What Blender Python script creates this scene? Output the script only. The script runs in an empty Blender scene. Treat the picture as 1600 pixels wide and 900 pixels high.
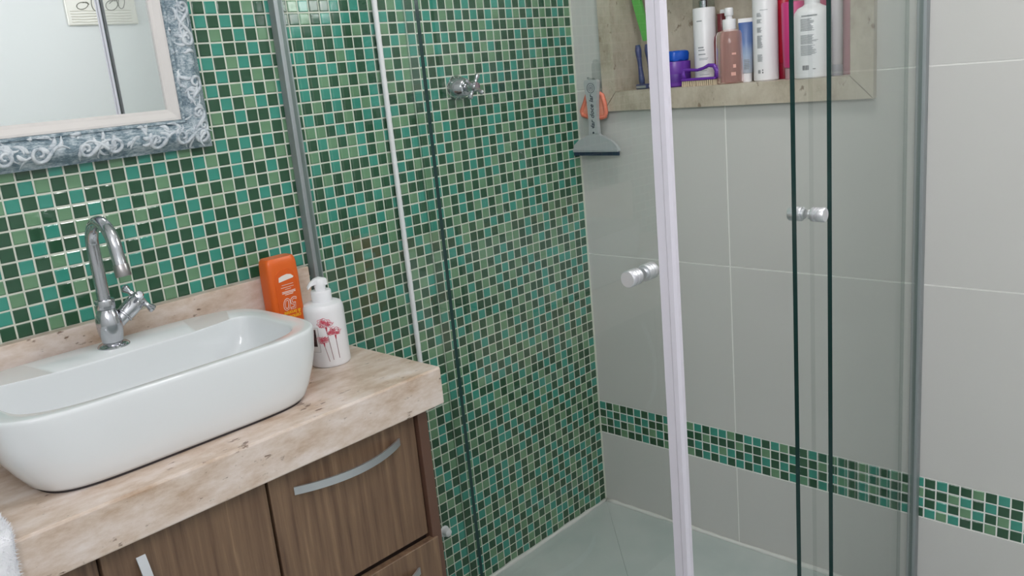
import bpy, bmesh, math, random
from mathutils import Vector, Matrix
random.seed(7)
scene = bpy.context.scene
COL = scene.collection

# ------------------------------------------------------------------ camera
cam_d = bpy.data.cameras.new('camera')
cam_d.sensor_fit = 'HORIZONTAL'; cam_d.sensor_width = 36.0
cam_d.lens = 1348.4 / 1600 * 36.0
cam_d.clip_start = 0.01
cam = bpy.data.objects.new('camera', cam_d); COL.objects.link(cam)
r_ = Vector((0.68108247, -0.72625234, -0.09318914))
d_ = Vector((-0.23898341, -0.10018762, -0.96584127))
f_ = Vector((0.69210809, 0.68008822, -0.2417983))
m = Matrix((r_, -d_, -f_)).transposed().to_4x4()
m.translation = Vector((-1.88011, -1.53118, 1.29643))
cam.matrix_world = m
scene.camera = cam

# ------------------------------------------------------------------ world, lights, exposure
w = bpy.data.worlds.new('world'); scene.world = w; w.use_nodes = True
bg = w.node_tree.nodes['Background']
bg.inputs[0].default_value = (0.80, 0.90, 1.0, 1); bg.inputs[1].default_value = 1.0

def area(name, loc, rot, sx, sy, power, color):
    l = bpy.data.lights.new(name, 'AREA'); l.shape = 'RECTANGLE'; l.size = sx; l.size_y = sy
    l.energy = power; l.color = color
    o = bpy.data.objects.new(name, l); COL.objects.link(o); o.location = loc; o.rotation_euler = rot
    return o
# daylight entering through the window opening in the right wall
area('window_daylight', (0.10, -1.31, 1.86), (0, math.radians(90), 0), 0.66, 0.50, 10, (1.0, 0.975, 0.985))
# fill daylight through an unseen window added in the left wall
area('fill_daylight_left', (-2.50, -1.72, 2.00), (0, math.radians(-90), 0), 0.56, 1.00, 20, (1.0, 0.970, 0.985))
vs = scene.view_settings
vs.view_transform = 'Standard'; vs.look = 'None'; vs.gamma = 1.0; vs.use_curve_mapping = False
vs.exposure = 0.24

# ------------------------------------------------------------------ materials
def lin(c):
    return tuple(((v / 255 / 12.92) if v / 255 <= 0.04045 else ((v / 255 + 0.055) / 1.055) ** 2.4) for v in c)
MATS = {}
def mat(name, rgb, rough=0.5, metal=0.0, spec=0.5, **kw):
    if name in MATS: return MATS[name]
    M = bpy.data.materials.new(name); M.use_nodes = True
    b = M.node_tree.nodes['Principled BSDF']
    b.inputs['Base Color'].default_value = (*lin(rgb), 1)
    b.inputs['Roughness'].default_value = rough; b.inputs['Metallic'].default_value = metal
    b.inputs['Specular IOR Level'].default_value = spec
    for k, v in kw.items(): b.inputs[k].default_value = v
    MATS[name] = M; return M
def nd(M, t, **kw):
    n = M.node_tree.nodes.new(t)
    for k, v in kw.items(): setattr(n, k, v)
    return n
def lk(M, a, b): M.node_tree.links.new(a, b)
def coords(M, scale, kind='Object'):
    tc = nd(M, 'ShaderNodeTexCoord'); mp = nd(M, 'ShaderNodeMapping'); mp.inputs['Scale'].default_value = scale
    lk(M, tc.outputs[kind], mp.inputs['Vector']); return mp.outputs['Vector']
def noise(M, vec, scale, detail=4, rough=0.55):
    n = nd(M, 'ShaderNodeTexNoise'); n.inputs['Scale'].default_value = scale
    n.inputs['Detail'].default_value = detail; n.inputs['Roughness'].default_value = rough
    lk(M, vec, n.inputs['Vector']); return n.outputs['Fac']
def ramp(M, fac, stops):
    r = nd(M, 'ShaderNodeValToRGB'); e = r.color_ramp.elements
    while len(e) < len(stops): e.new(0.5)
    for el, (p, c) in zip(e, stops):
        el.position = p; el.color = (*lin(c), 1)
    lk(M, fac, r.inputs['Fac']); return r.outputs['Color']
def bump(M, h, strength, dist=0.002):
    b = nd(M, 'ShaderNodeBump'); b.inputs['Strength'].default_value = strength; b.inputs['Distance'].default_value = dist
    lk(M, h, b.inputs['Height']); lk(M, b.outputs['Normal'], M.node_tree.nodes['Principled BSDF'].inputs['Normal'])
def base(M): return M.node_tree.nodes['Principled BSDF'].inputs['Base Color']

def mosaic_mat(name, rgb, spread):
    M = mat(name, rgb, 0.07, spec=0.6)
    v = coords(M, (1, 1, 1)); n = noise(M, v, 9.0, 3)
    lo = tuple(max(0, c - spread) for c in rgb); hi = tuple(min(255, c + spread) for c in rgb)
    lk(M, ramp(M, n, [(0.3, lo), (0.7, hi)]), base(M))
    v2 = coords(M, (1, 1, 1)); bump(M, noise(M, v2, 140, 2), 0.10, 0.0012)
    return M
TILE_D = mosaic_mat('mosaic_dark_green', (44, 84, 60), 6)
TILE_T = mosaic_mat('mosaic_teal', (60, 145, 128), 8)
TILE_L = mosaic_mat('mosaic_sage', (106, 146, 112), 9)
TM = {'D': TILE_D, 'T': TILE_T, 'L': TILE_L}
GROUT = mat('grout_offwhite', (216, 219, 206), 0.85)
WHITE_TILE = mat('white_ceramic', (205, 204, 201), 0.22)
bump(WHITE_TILE, noise(WHITE_TILE, coords(WHITE_TILE, (1, 1, 1)), 10, 2), 0.05, 0.004)
PAINT = mat('white_paint', (238, 240, 241), 0.6)
CEIL = mat('ceiling_paint', (236, 236, 234), 0.8)
FLOORT = mat('floor_ceramic', (190, 199, 196), 0.3)
lk(FLOORT, ramp(FLOORT, noise(FLOORT, coords(FLOORT, (1, 1, 1)), 6, 5), [(0.3, (182, 193, 190)), (0.7, (200, 206, 203))]), base(FLOORT))
CAULK = mat('caulk_white', (222, 222, 218), 0.6)

def stone(name, c1, c2, c3, pitc, stretch, scl=1.0, rough=0.35):
    M = mat(name, c2, rough)
    v = coords(M, stretch)
    n = noise(M, v, 7 * scl, 10, 0.68)
    col = ramp(M, n, [(0.30, c1), (0.47, c2), (0.66, c3)])
    p = noise(M, coords(M, (stretch[0], stretch[1], stretch[2])), 30 * scl, 4, 0.6)
    q = noise(M, coords(M, (1, 1, 1)), 14, 2, 0.5)
    ad = nd(M, 'ShaderNodeMath', operation='MULTIPLY_ADD'); ad.inputs[1].default_value = 0.45; lk(M, q, ad.inputs[0]); lk(M, p, ad.inputs[2])
    pit = nd(M, 'ShaderNodeMapRange'); pit.inputs['From Min'].default_value = 0.885; pit.inputs['From Max'].default_value = 0.96
    lk(M, ad.outputs[0], pit.inputs['Value'])
    mx = nd(M, 'ShaderNodeMix', data_type='RGBA'); lk(M, pit.outputs[0], mx.inputs['Factor'])
    lk(M, col, mx.inputs['A']); mx.inputs['B'].default_value = (*lin(pitc), 1)
    lk(M, mx.outputs['Result'], base(M))
    inv = nd(M, 'ShaderNodeMath', operation='SUBTRACT'); inv.inputs[0].default_value = 1.0; lk(M, pit.outputs[0], inv.inputs[1])
    bump(M, inv.outputs[0], 0.5, 0.001)
    return M
TRAV = stone('travertine_counter', (178, 148, 122), (208, 188, 172), (230, 217, 210), (126, 102, 86), (0.65, 1.35, 1.7), 2.2)
TRAVN = stone('travertine_niche', (158, 146, 128), (188, 177, 160), (206, 197, 182), (136, 120, 102), (1.2, 1.0, 0.7), 1.8, 0.5)

WOOD = mat('walnut_laminate', (110, 84, 66), 0.42)
v = coords(WOOD, (14, 14, 0.55)); n = noise(WOOD, v, 5.5, 7, 0.65)
lk(WOOD, ramp(WOOD, n, [(0.28, (82, 60, 46)), (0.45, (112, 87, 68)), (0.58, (126, 100, 78)), (0.75, (160, 132, 106))]), base(WOOD))
bump(WOOD, n, 0.08, 0.001)
WOOD_DARK = mat('walnut_side', (98, 70, 57), 0.45)
WOOD_IN = mat('cabinet_inside', (52, 38, 32), 0.7)
PORC = mat('porcelain_white', (226, 229, 231), 0.07, spec=0.6)
SEALANT = mat('dark_sealant', (48, 42, 44), 0.6)
CHROME = mat('chrome', (196, 197, 202), 0.13, 1.0)
ALU = mat('aluminium_satin', (200, 202, 206), 0.38, 0.85)
ALUD = mat('aluminium_dull', (160, 166, 168), 0.45, 0.55)
KNOBM = mat('knob_aluminium', (222, 222, 226), 0.38, 0.8)
WPLAST = mat('white_plastic', (236, 235, 238), 0.3)
SEALM = mat('white_vinyl_seal', (212, 208, 218), 0.35)
SEALC = mat('grey_vinyl_fin', (188, 190, 196), 0.3)
LINER = mat('cream_liner_paint', (214, 209, 206), 0.5)
MIRR = mat('mirror_silver', (238, 243, 243), 0.0, 1.0)
EDGE = mat('glass_edge_green', (22, 52, 50), 0.15, spec=0.6)

def glass(name, tint):
    M = bpy.data.materials.new(name); M.use_nodes = True; nt = M.node_tree
    nt.nodes.remove(nt.nodes['Principled BSDF']); out = nt.nodes['Material Output']
    tr = nd(M, 'ShaderNodeBsdfTransparent'); tr.inputs[0].default_value = (*tint, 1)
    gl = nd(M, 'ShaderNodeBsdfGlossy'); gl.inputs['Roughness'].default_value = 0.0
    fr = nd(M, 'ShaderNodeFresnel'); fr.inputs['IOR'].default_value = 1.55
    ge = nd(M, 'ShaderNodeNewGeometry')
    sb = nd(M, 'ShaderNodeMath', operation='SUBTRACT'); sb.inputs[0].default_value = 1.0
    lk(M, ge.outputs['Backfacing'], sb.inputs[1])
    mu = nd(M, 'ShaderNodeMath', operation='MULTIPLY'); lk(M, fr.outputs[0], mu.inputs[0]); lk(M, sb.outputs[0], mu.inputs[1])
    mx = nd(M, 'ShaderNodeMixShader'); lk(M, mu.outputs[0], mx.inputs[0]); lk(M, tr.outputs[0], mx.inputs[1]); lk(M, gl.outputs[0], mx.inputs[2])
    lk(M, mx.outputs[0], out.inputs['Surface'])
    return M
GLASS = glass('shower_glass', (0.968, 0.980, 0.974))
REAR = glass('glass_rear_edge', (0.70, 0.76, 0.73))
CLEAR = glass('clear_plastic', (0.90, 0.92, 0.92))
FILM = glass('hook_film', (0.95, 0.965, 0.965))

FRAME = mat('frame_distressed_blue', (120, 138, 148), 0.5)
v = coords(FRAME, (1, 1, 1)); n1 = noise(FRAME, v, 38, 7, 0.7)
vv = coords(FRAME, (18, 60, 60)); n2 = noise(FRAME, vv, 6, 5, 0.7)
mm = nd(FRAME, 'ShaderNodeMath', operation='ADD'); lk(FRAME, n1, mm.inputs[0]); lk(FRAME, n2, mm.inputs[1])
mh = nd(FRAME, 'ShaderNodeMath', operation='MULTIPLY'); mh.inputs[1].default_value = 0.5; lk(FRAME, mm.outputs[0], mh.inputs[0])
lk(FRAME, ramp(FRAME, mh.outputs[0], [(0.36, (66, 88, 100)), (0.47, (116, 136, 147)), (0.55, (172, 184, 191)), (0.66, (216, 221, 225))]), base(FRAME))
bump(FRAME, n1, 0.5, 0.003)
FRAME_R = mat('frame_ridge_whitewash', (205, 211, 216), 0.5)
v = coords(FRAME_R, (1, 1, 1)); n1 = noise(FRAME_R, v, 70, 6, 0.7)
lk(FRAME_R, ramp(FRAME_R, n1, [(0.32, (120, 138, 150)), (0.45, (192, 199, 206)), (0.7, (224, 228, 231))]), base(FRAME_R))

# ------------------------------------------------------------------ mesh helpers
def world_of(o):
    mt = o.matrix_basis.copy()
    return world_of(o.parent) @ o.matrix_parent_inverse @ mt if o.parent else mt
def link(name, bm, m, parent=None, smooth=False, angle=None):
    me = bpy.data.meshes.new(name); bm.normal_update(); bm.to_mesh(me); bm.free()
    for x in (m if isinstance(m, (list, tuple)) else [m]): me.materials.append(x)
    if smooth:
        for p in me.polygons: p.use_smooth = True
        if angle: 
            try: me.set_sharp_from_angle(angle=math.radians(angle))
            except Exception: pass
    o = bpy.data.objects.new(name, me); COL.objects.link(o)
    if parent:
        o.parent = parent
        o.matrix_parent_inverse = world_of(parent).inverted()
    return o
def thing(name, label, cat, loc=(0, 0, 0), group=None, kind=None):
    o = bpy.data.objects.new(name, None); COL.objects.link(o); o.location = loc; o.empty_display_size = 0.05
    if kind: o['kind'] = kind
    else: tag(o, label, cat, group)
    return o
def tag(o, label, cat, group=None):
    o['label'] = label; o['category'] = cat
    if group: o['group'] = group
    return o
def struct(o): o['kind'] = 'structure'; return o
NB = bmesh.new
def box(bm, x0, x1, y0, y1, z0, z1, bev=0.0, seg=2, mi=0):
    r = bmesh.ops.create_cube(bm, size=1.0)
    vs = r['verts']
    for v in vs:
        v.co = Vector(((x0 + x1) / 2 + v.co.x * (x1 - x0), (y0 + y1) / 2 + v.co.y * (y1 - y0), (z0 + z1) / 2 + v.co.z * (z1 - z0)))
    fs = set(f for v in vs for f in v.link_faces)
    for f in fs: f.material_index = mi
    if bev > 0:
        es = list(set(e for v in vs for e in v.link_edges))
        g = bmesh.ops.bevel(bm, geom=es, offset=bev, segments=seg, affect='EDGES', profile=0.5)
        for f in g['faces']: f.material_index = mi
    return bm
def mkbox(*a, **k): return box(NB(), *a, **k)
def frame_of(d):
    d = Vector(d).normalized()
    a = Vector((0, 0, 1)) if abs(d.z) < 0.9 else Vector((1, 0, 0))
    x = d.cross(a).normalized(); y = x.cross(d).normalized()
    return x, y, d
def lathe(bm, prof, origin=(0, 0, 0), axis=(0, 0, 1), n=32, mi=0, ex=1.0, ey=1.0, xdir=None, caps=True):
    """prof: list of (radius, height) along axis; ends with radius 0 close."""
    X, Y, Z = frame_of(axis); O = Vector(origin)
    if xdir: X = Vector(xdir).normalized(); Y = Z.cross(X).normalized()
    rings = []
    for r, h in prof:
        if r <= 1e-6: rings.append([bm.verts.new(O + Z * h)])
        else: rings.append([bm.verts.new(O + Z * h + X * (r * ex * math.cos(2 * math.pi * i / n)) + Y * (r * ey * math.sin(2 * math.pi * i / n))) for i in range(n)])
    for a, b in zip(rings, rings[1:]):
        for i in range(n):
            j = (i + 1) % n
            vsq = [a[i] if len(a) > 1 else a[0], a[j] if len(a) > 1 else a[0], b[j] if len(b) > 1 else b[0], b[i] if len(b) > 1 else b[0]]
            u = []
            for q in vsq:
                if q not in u: u.append(q)
            if len(u) > 2:
                try: f = bm.faces.new(u); f.material_index = mi
                except ValueError: pass
    for ring, rev in ((rings[0], True), (rings[-1], False)):
        if len(ring) > 1 and caps:
            try: f = bm.faces.new(ring[::-1] if rev else ring); f.material_index = mi
            except ValueError: pass
    return bm
def tube(bm, pts, rad, n=10, mi=0, flat=1.0, up=None):
    pts = [Vector(p) for p in pts]; N = len(pts)
    rads = rad if isinstance(rad, (list, tuple)) else [rad] * N
    rings = []; X = None
    for i, p in enumerate(pts):
        d = (pts[min(i + 1, N - 1)] - pts[max(i - 1, 0)]).normalized()
        if up: Y = Vector(up); X = d.cross(Y).normalized(); Y = X.cross(d).normalized()
        else:
            if X is None: X, Y, _ = frame_of(d)
            else: X = (X - d * X.dot(d)).normalized(); Y = X.cross(d).normalized()
        rings.append([bm.verts.new(p + X * (rads[i] * math.cos(2 * math.pi * k / n)) + Y * (rads[i] * flat * math.sin(2 * math.pi * k / n))) for k in range(n)])
    for a, b in zip(rings, rings[1:]):
        for k in range(n):
            f = bm.faces.new((a[k], a[(k + 1) % n], b[(k + 1) % n], b[k])); f.material_index = mi
    bm.faces.new(rings[0][::-1]).material_index = mi; bm.faces.new(rings[-1]).material_index = mi
    return bm
def loft(bm, rings, mi=0, cap0=True, cap1=True):
    R = [[bm.verts.new(p) for p in ring] for ring in rings]; n = len(R[0])
    for a, b in zip(R, R[1:]):
        for i in range(n):
            f = bm.faces.new((a[i], a[(i + 1) % n], b[(i + 1) % n], b[i])); f.material_index = mi
    if cap0: bm.faces.new(R[0][::-1]).material_index = mi
    if cap1: bm.faces.new(R[-1]).material_index = mi
    return bm
def cells(u0, u1, v0, v1, holes):
    us = sorted({u0, u1, *[min(max(h[i], u0), u1) for h in holes for i in (0, 1)]})
    vs_ = sorted({v0, v1, *[min(max(h[i], v0), v1) for h in holes for i in (2, 3)]})
    out = []
    for a, b in zip(us, us[1:]):
        for c, d in zip(vs_, vs_[1:]):
            mu, mv = (a + b) / 2, (c + d) / 2
            if not any(h[0] < mu < h[1] and h[2] < mv < h[3] for h in holes): out.append((a, b, c, d))
    return out
def slab_with_holes(x0, x1, y0, y1, z0, z1, holes, bev=0.0):
    """slab in the x = const plane with rectangular holes in (y, z): one welded mesh"""
    bm = NB()
    for a, b, c, d in cells(y0, y1, z0, z1, holes):
        q = [bm.verts.new((x0, yy, zz)) for yy, zz in ((a, c), (a, d), (b, d), (b, c))]
        bm.faces.new(q)
    if not bm.faces: bm.free(); return None
    bmesh.ops.remove_doubles(bm, verts=bm.verts, dist=1e-5)
    bmesh.ops.dissolve_limit(bm, angle_limit=0.01, verts=bm.verts, edges=bm.edges)
    r = bmesh.ops.extrude_face_region(bm, geom=bm.faces[:])
    for v in r['geom']:
        if isinstance(v, bmesh.types.BMVert): v.co.x = x1
    bmesh.ops.recalc_face_normals(bm, faces=bm.faces)
    return bm
def text_bm(s, size, M4, depth=0.0002, shear=0.0, offset=0.0, spacing=1.0):
    cu = bpy.data.curves.new('lettering', 'FONT'); cu.body = s; cu.size = size; cu.extrude = depth; cu.shear = shear
    cu.align_x = 'CENTER'; cu.align_y = 'CENTER'; cu.offset = offset; cu.space_character = spacing; cu.resolution_u = 3
    o = bpy.data.objects.new('lettering', cu)
    me = o.to_mesh(); bm = NB(); bm.from_mesh(me); o.to_mesh_clear()
    bmesh.ops.transform(bm, matrix=M4, verts=bm.verts)
    bpy.data.objects.remove(o); bpy.data.curves.remove(cu)
    return bm
def axes4(o, x, y):
    x = Vector(x).normalized(); y = Vector(y).normalized(); z = x.cross(y)
    M4 = Matrix((x, y, z)).transposed().to_4x4(); M4.translation = Vector(o); return M4

# ================================================================== ROOM SHELL
XL, YF, ZC, P = -2.40, -2.30, 2.50, 0.025
NICHE = (-0.762, -0.145, 1.221, 1.560)          # y0,y1,z0,z1 of the niche opening
NFR = (-0.811, -0.103, 1.172, 1.609)            # outer edge of its stone frame
WIN = (-1.56, -1.06, 1.53, 2.19)
wall_back = struct(link('wall_back', mkbox(XL - .15, 0.15, 0.0016, 0.16, -0.1, ZC + .1), GROUT))
NH = (NICHE[0] - .013, NICHE[1] + .013, NICHE[2] - .013, NICHE[3] + .013)
wall_right = struct(link('wall_right', slab_with_holes(0.0014, 0.16, YF - .15, 0.0016, -0.1, ZC + .1, [NH, WIN]), mat('grout_white', (236, 236, 232), .8)))
WIN_FILL = (-2.24, -1.20, 1.70, 2.30)  # opening added out of view to let the fill light in
wall_left = struct(link('wall_left', slab_with_holes(XL - .15, XL, YF - .15, 0.0016, -0.1, ZC + .1, [WIN_FILL]), PAINT))
wall_front = struct(link('wall_front', mkbox(XL, 0.0014, YF - .15, YF, -0.1, ZC + .1), PAINT))
ceiling = struct(link('ceiling', mkbox(XL, 0.0014, YF, 0.0016, ZC, ZC + .1), CEIL))
floor = struct(link('floor', mkbox(XL, 0.0014, YF, 0.0016, -0.1, -0.0145), CAULK))

# ---- mosaic tiles -------------------------------------------------
PATT = {  # colours read left to right, last letter is the tile next to the shower channel
 -1: 'DTDDLD', 0: 'TDTDTD', 1: 'DLDTDL', 2: 'DTDDTD', 3: 'TDLTDT', 4: 'DTDDLD', 5: 'TDLTDL', 6: 'DTDLTD', 7: 'LDTDDT', 8: 'DLDDLD',
 9: 'LDDTDTDLDTDTLDDTDTDTD', 10: 'DTLDLDTDTDTDDTLDTDLDL', 11: 'TDTDTDDLDDLDTDTDTDDTD', 12: 'DLDLDTDTDLDTDLDLDLDLD',
 13: 'LDTDLDLDLDTDTDLDTDTDT', 14: 'DTDDTTDTDDTLDTDDLDDLD', 15: 'TDLTDLTDTLDDTDTTDTLDT', 16: 'LDTDTDLTDDTDLDLDLDDTD',
 17: 'DTDLDTLDLTDTDTDTDTLDL', 18: 'TDTDLDTLDLDLTDLDLDTTD', 19: 'DLDTLDDTDLDTDTDTDLDLT'}
BORDER = ['TDLDDTDTDTDLLTDTTLDTTDTLDDTD', 'DTDTTDTDDLTDDDLDDDLDDLDDTDDL', 'LDTDLTDLTDDLDTDTLTDTDTDTDDTD', 'DDDLDDTDDLLDLDTDTDTDTDLDTLDT']
BORDER2 = ['TDTDDLDTD', 'LDDLTDTDD', 'TDTDLTDLT', 'DTLTDDLDD']     # from tile 36 on
rt = random.Random(11)
def pick(prev, up):
    if prev == 'D': pD = 0.06 if up == 'D' else 0.20
    else: pD = 0.70 if up == 'D' else 0.88
    if rt.random() < pD: return 'D'
    o = 'T' if rt.random() < 0.56 else 'L'
    if o == prev and rt.random() < .6: o = 'L' if o == 'T' else 'T'
    return o
S2 = 0.0109
def tile_verts(cu, cv, s=S2, b=0.0016, h=0.0018, back=0.0016):
    """12 verts (u, v, depth): back ring, shoulder ring, top ring"""
    o = []
    for du, dv in ((-1, -1), (1, -1), (1, 1), (-1, 1)): o.append((cu + du * s, cv + dv * s, back))
    for du, dv in ((-1, -1), (1, -1), (1, 1), (-1, 1)): o.append((cu + du * s, cv + dv * s, 0.0010))
    for du, dv in ((-1, -1), (1, -1), (1, 1), (-1, 1)): o.append((cu + du * (s - b), cv + dv * (s - b), 0.0))
    return o
TF = [(8, 9, 10, 11)] + [(4 + i, 4 + (i + 1) % 4, 8 + (i + 1) % 4, 8 + i) for i in range(4)] + [(i, (i + 1) % 4, 4 + (i + 1) % 4, 4 + i) for i in range(4)]
def tile_mesh(name, m, plane):
    vv = tile_verts(0, 0); 
    co = [(u, d, v) for u, v, d in vv] if plane == 'y' else [(d, u, v) for u, v, d in vv]
    fs = TF if plane == 'y' else [f[::-1] for f in TF]
    me = bpy.data.meshes.new(name); me.from_pydata(co, [], fs); me.materials.append(m); me.update(); return me
def place_tiles(parent, tiles, plane, singles):
    """tiles: list of (u, v, colour); singles: indices built as objects"""
    base_me = {c: tile_mesh('mosaic_tile', TM[c], plane) for c in 'DTL'}
    V, F, MI = [], [], []
    idx = {'D': 0, 'T': 1, 'L': 2}
    for i, (u, v, c) in enumerate(tiles):
        ju, jv = rt.uniform(-.00022, .00022), rt.uniform(-.00022, .00022)
        if i in singles:
            o = bpy.data.objects.new('mosaic_tile', base_me[c]); COL.objects.link(o); o.parent = parent
            o.location = (u + ju, 0, v + jv) if plane == 'y' else (0, u + ju, v + jv)
            a = rt.uniform(-.012, .012); t = rt.uniform(-.006, .006)
            o.rotation_euler = (t, a, rt.uniform(-.006, .006)) if plane == 'y' else (a, t, rt.uniform(-.006, .006))
        else:
            k = len(V); tu, tv = rt.uniform(-.006, .006), rt.uniform(-.006, .006)
            for a, b, d in tile_verts(u + ju, v + jv):
                d2 = d + tu * (a - u) + tv * (b - v)
                V.append((a, d2, b) if plane == 'y' else (d2, a, b))
            for f in TF: F.append(tuple(k + q for q in (f if plane == 'y' else f[::-1])))
            MI += [idx[c]] * len(TF)
    if V:
        me = bpy.data.meshes.new('mosaic_field'); me.from_pydata(V, [], F)
        for c in 'DTL': me.materials.append(TM[c])
        me.polygons.foreach_set('material_index', MI); me.update()
        o = bpy.data.objects.new('mosaic_field', me); COL.objects.link(o); o.parent = parent; o['kind'] = 'stuff'
grid = {}
tiles = []
for r in range(-42, 58):
    prev = None
    for c in range(95, -1, -1):
        ch = None
        if r in PATT:
            s = PATT[r]
            if 37 <= c < 37 + len(s): ch = s[len(s) - 1 - (c - 37)]
        if ch is None: ch = pick(prev, grid.get((r - 1, c)))
        grid[(r, c)] = ch; prev = ch
        tiles.append((-P * (c + .5), P * (58 - r - .5), ch))
cpos = m.translation
def shown(u, v):
    if v < 0.955 and u < -0.92: return -1
    if u < -1.085 and v > 1.205: return -1
    if u < -1.56 or v > 1.52 or v < 0: return -1
    d = Vector((u, 0, v)) - cpos
    z = d.dot(f_); x = d.dot(r_) / z * 1348.4 + 800; y = d.dot(d_) / z * 1348.4 + 450
    if not (-5 < x < 1605 and -5 < y < 905): return -1
    return abs(d.y) / d.length ** 3
order = sorted(range(len(tiles)), key=lambda i: -shown(tiles[i][0], tiles[i][1]))
place_tiles(wall_back, tiles, 'y', set(order[:300]))
btiles = []; bs = set(); bprev = [None] * 4
for c in range(0, 92):
    for r in range(4):
        if c < len(BORDER[r]): ch = BORDER[r][c]
        elif 36 <= c < 45: ch = BORDER2[r][c - 36]
        else: ch = pick(bprev[r], bprev[r - 1] if r else None)
        bprev[r] = ch
        if c < 50: bs.add(len(btiles))
        btiles.append((-P * (c + .5), 0.325 - P * (r + .5), ch))
place_tiles(wall_right, btiles, 'x', bs)

# ---- large white wall tiles ---------------------------------------
G = 0.0019
ys = [0, -.453, -.910, -1.363, -1.816, -2.269, YF]
zs = [(0, .225), (.325, .775), (.775, 1.230), (1.230, 1.685), (1.685, 2.140), (2.140, ZC)]
for a, b in zip(ys, ys[1:]):
    for c, d in zs:
        bm = slab_with_holes(0.0, 0.0016, b + G, a - G, c + G, d - G, [(NFR[0] + .004, NFR[1] - .004, NFR[2] + .004, NFR[3] - .004), WIN])
        if bm: link('wall_tile', bm, WHITE_TILE, wall_right)

# ---- floor: shower tray cut along the diagonals to the drain, room tiles outside
dc = Vector((-0.46, -0.46, -0.012)); cor = [Vector(q) for q in ((-.002, -.002, 0), (-.90, -.002, 0), (-.90, -.90, 0), (-.002, -.90, 0))]
for i in range(4):
    a, b = cor[i], cor[(i + 1) % 4]; cen = (a + b + dc) / 3
    tri = [p + (cen - p).normalized() * .0006 for p in (a, b, dc)]
    for p, q in zip(tri, (a, b, dc)): p.z = q.z
    bm = NB(); loft(bm, [[Vector((p.x, p.y, -.0145)) for p in tri], tri]); bmesh.ops.recalc_face_normals(bm, faces=bm.faces)
    link('floor_tile', bm, FLOORT, floor)
x = XL
while x < -.01:
    x2 = min(x + .45, 0); y = YF
    while y < -.01:
        y2 = min(y + .45, 0)
        for ax, bx, ay, by in cells(x + .0015, x2 - .0015, y + .0015, y2 - .0015, [(-.92, 0.01, -.92, 0.01)]):
            link('floor_tile', mkbox(ax, bx, ay, by, -.0145, 0), FLOORT, floor)
        y = y2
    x = x2
rc = random.Random(3)
for nm, pts in (('trim_1', [(-.004, -.01 - t * .03, .001) for t in range(30)]), ('trim_2', [(-.01 - t * .03, -.004, .001) for t in range(30)])):
    struct(link(nm, tube(NB(), [Vector(p) + Vector((0, 0, rc.uniform(0, .0015))) for p in pts], [rc.uniform(.004, .0075) for _ in pts], 8), CAULK, smooth=True))
# corner grout bead
struct(link('trim_3', mkbox(-.0035, 0.0016, -.0035, 0.0016, 0, ZC), GROUT))
# drain
dr = thing('floor_drain', 'round chrome drain grate in the middle of the shower floor', 'drain', (-.46, -.46, -.012))
link('grate_ring', lathe(NB(), [(.05, -.001), (.052, .001), (.05, .003), (.04, .003), (.04, 0)], dr.location, n=32, caps=False), CHROME, dr, True, 30)
for k in range(-3, 4):
    hw = math.sqrt(.04 ** 2 - (k * .011) ** 2)
    link('grate_bar', mkbox(-.46 - hw, -.46 + hw, -.46 + k * .011 - .002, -.46 + k * .011 + .002, -.012, -.0095), CHROME, dr)

# ---- niche ---------------------------------------------------------
niche = thing('trim_4', '', '', (0, -.44, 1.19), kind='structure')
y0, y1, z0, z1 = NICHE; Y0, Y1, Z0, Z1 = NFR
def prism(pts_yz, x0, x1):
    bm = NB(); loft(bm, [[Vector((x0, a, b)) for a, b in pts_yz], [Vector((x1, a, b)) for a, b in pts_yz]])
    bmesh.ops.recalc_face_normals(bm, faces=bm.faces)
    return bm
for pts in ([(Y0, Z0), (Y1, Z0), (y1, z0), (y0, z0)], [(Y0, Z1), (Y1, Z1), (y1, z1), (y0, z1)], [(Y0, Z0), (Y0, Z1), (y0, z1), (y0, z0)], [(Y1, Z0), (Y1, Z1), (y1, z1), (y1, z0)]):
    c = (sum(p[0] for p in pts) / 4, sum(p[1] for p in pts) / 4)
    pts = [(p[0] + (c[0] - p[0]) * .004, p[1] + (c[1] - p[1]) * .004) for p in pts]
    link('frame_slab', prism(pts, -.017, .004), TRAVN, niche)
link('lining_slab', mkbox(.112, .130, y0 - .0128, y1 + .0128, z0 - .0128, z1 + .0128), TRAVN, niche)
link('lining_slab', mkbox(.004, .112, y0 - .01, y1 + .01, z0 - .012, z0), TRAVN, niche)
link('lining_slab', mkbox(.004, .112, y0 - .01, y1 + .01, z1, z1 + .012), TRAVN, niche)
link('lining_slab', mkbox(.004, .112, y0 - .012, y0, z0, z1), TRAVN, niche)
link('lining_slab', mkbox(.004, .112, y1, y1 + .012, z0, z1), TRAVN, niche)

# ---- window in the right wall (outside the picture, source of the daylight)
win = thing('window_1', '', '', (0.02, -1.31, WIN[2]), kind='structure')
a, b, c, d = WIN
for q in ((a, b, c, c + .02), (a, b, d - .02, d), (a, a + .02, c + .02, d - .02), (b - .02, b, c + .02, d - .02)):
    link('window_bar', mkbox(.01, .05, *q), ALU, win)
struct(win)
fill_win = thing('fill_window', '', '', (XL - .05, -1.72, WIN_FILL[2]), kind='structure')  # unseen window, added to light the right wall and vanity
a, b, c, d = WIN_FILL
for q in ((a, b, c, c + .04), (a, b, d - .04, d), (a, a + .04, c + .04, d - .04), (b - .04, b, c + .04, d - .04), ((a + b) / 2 - .02, (a + b) / 2 + .02, c + .04, d - .04)):
    link('window_bar', mkbox(XL - .06, XL - .02, *q), ALU, fill_win)

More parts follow.
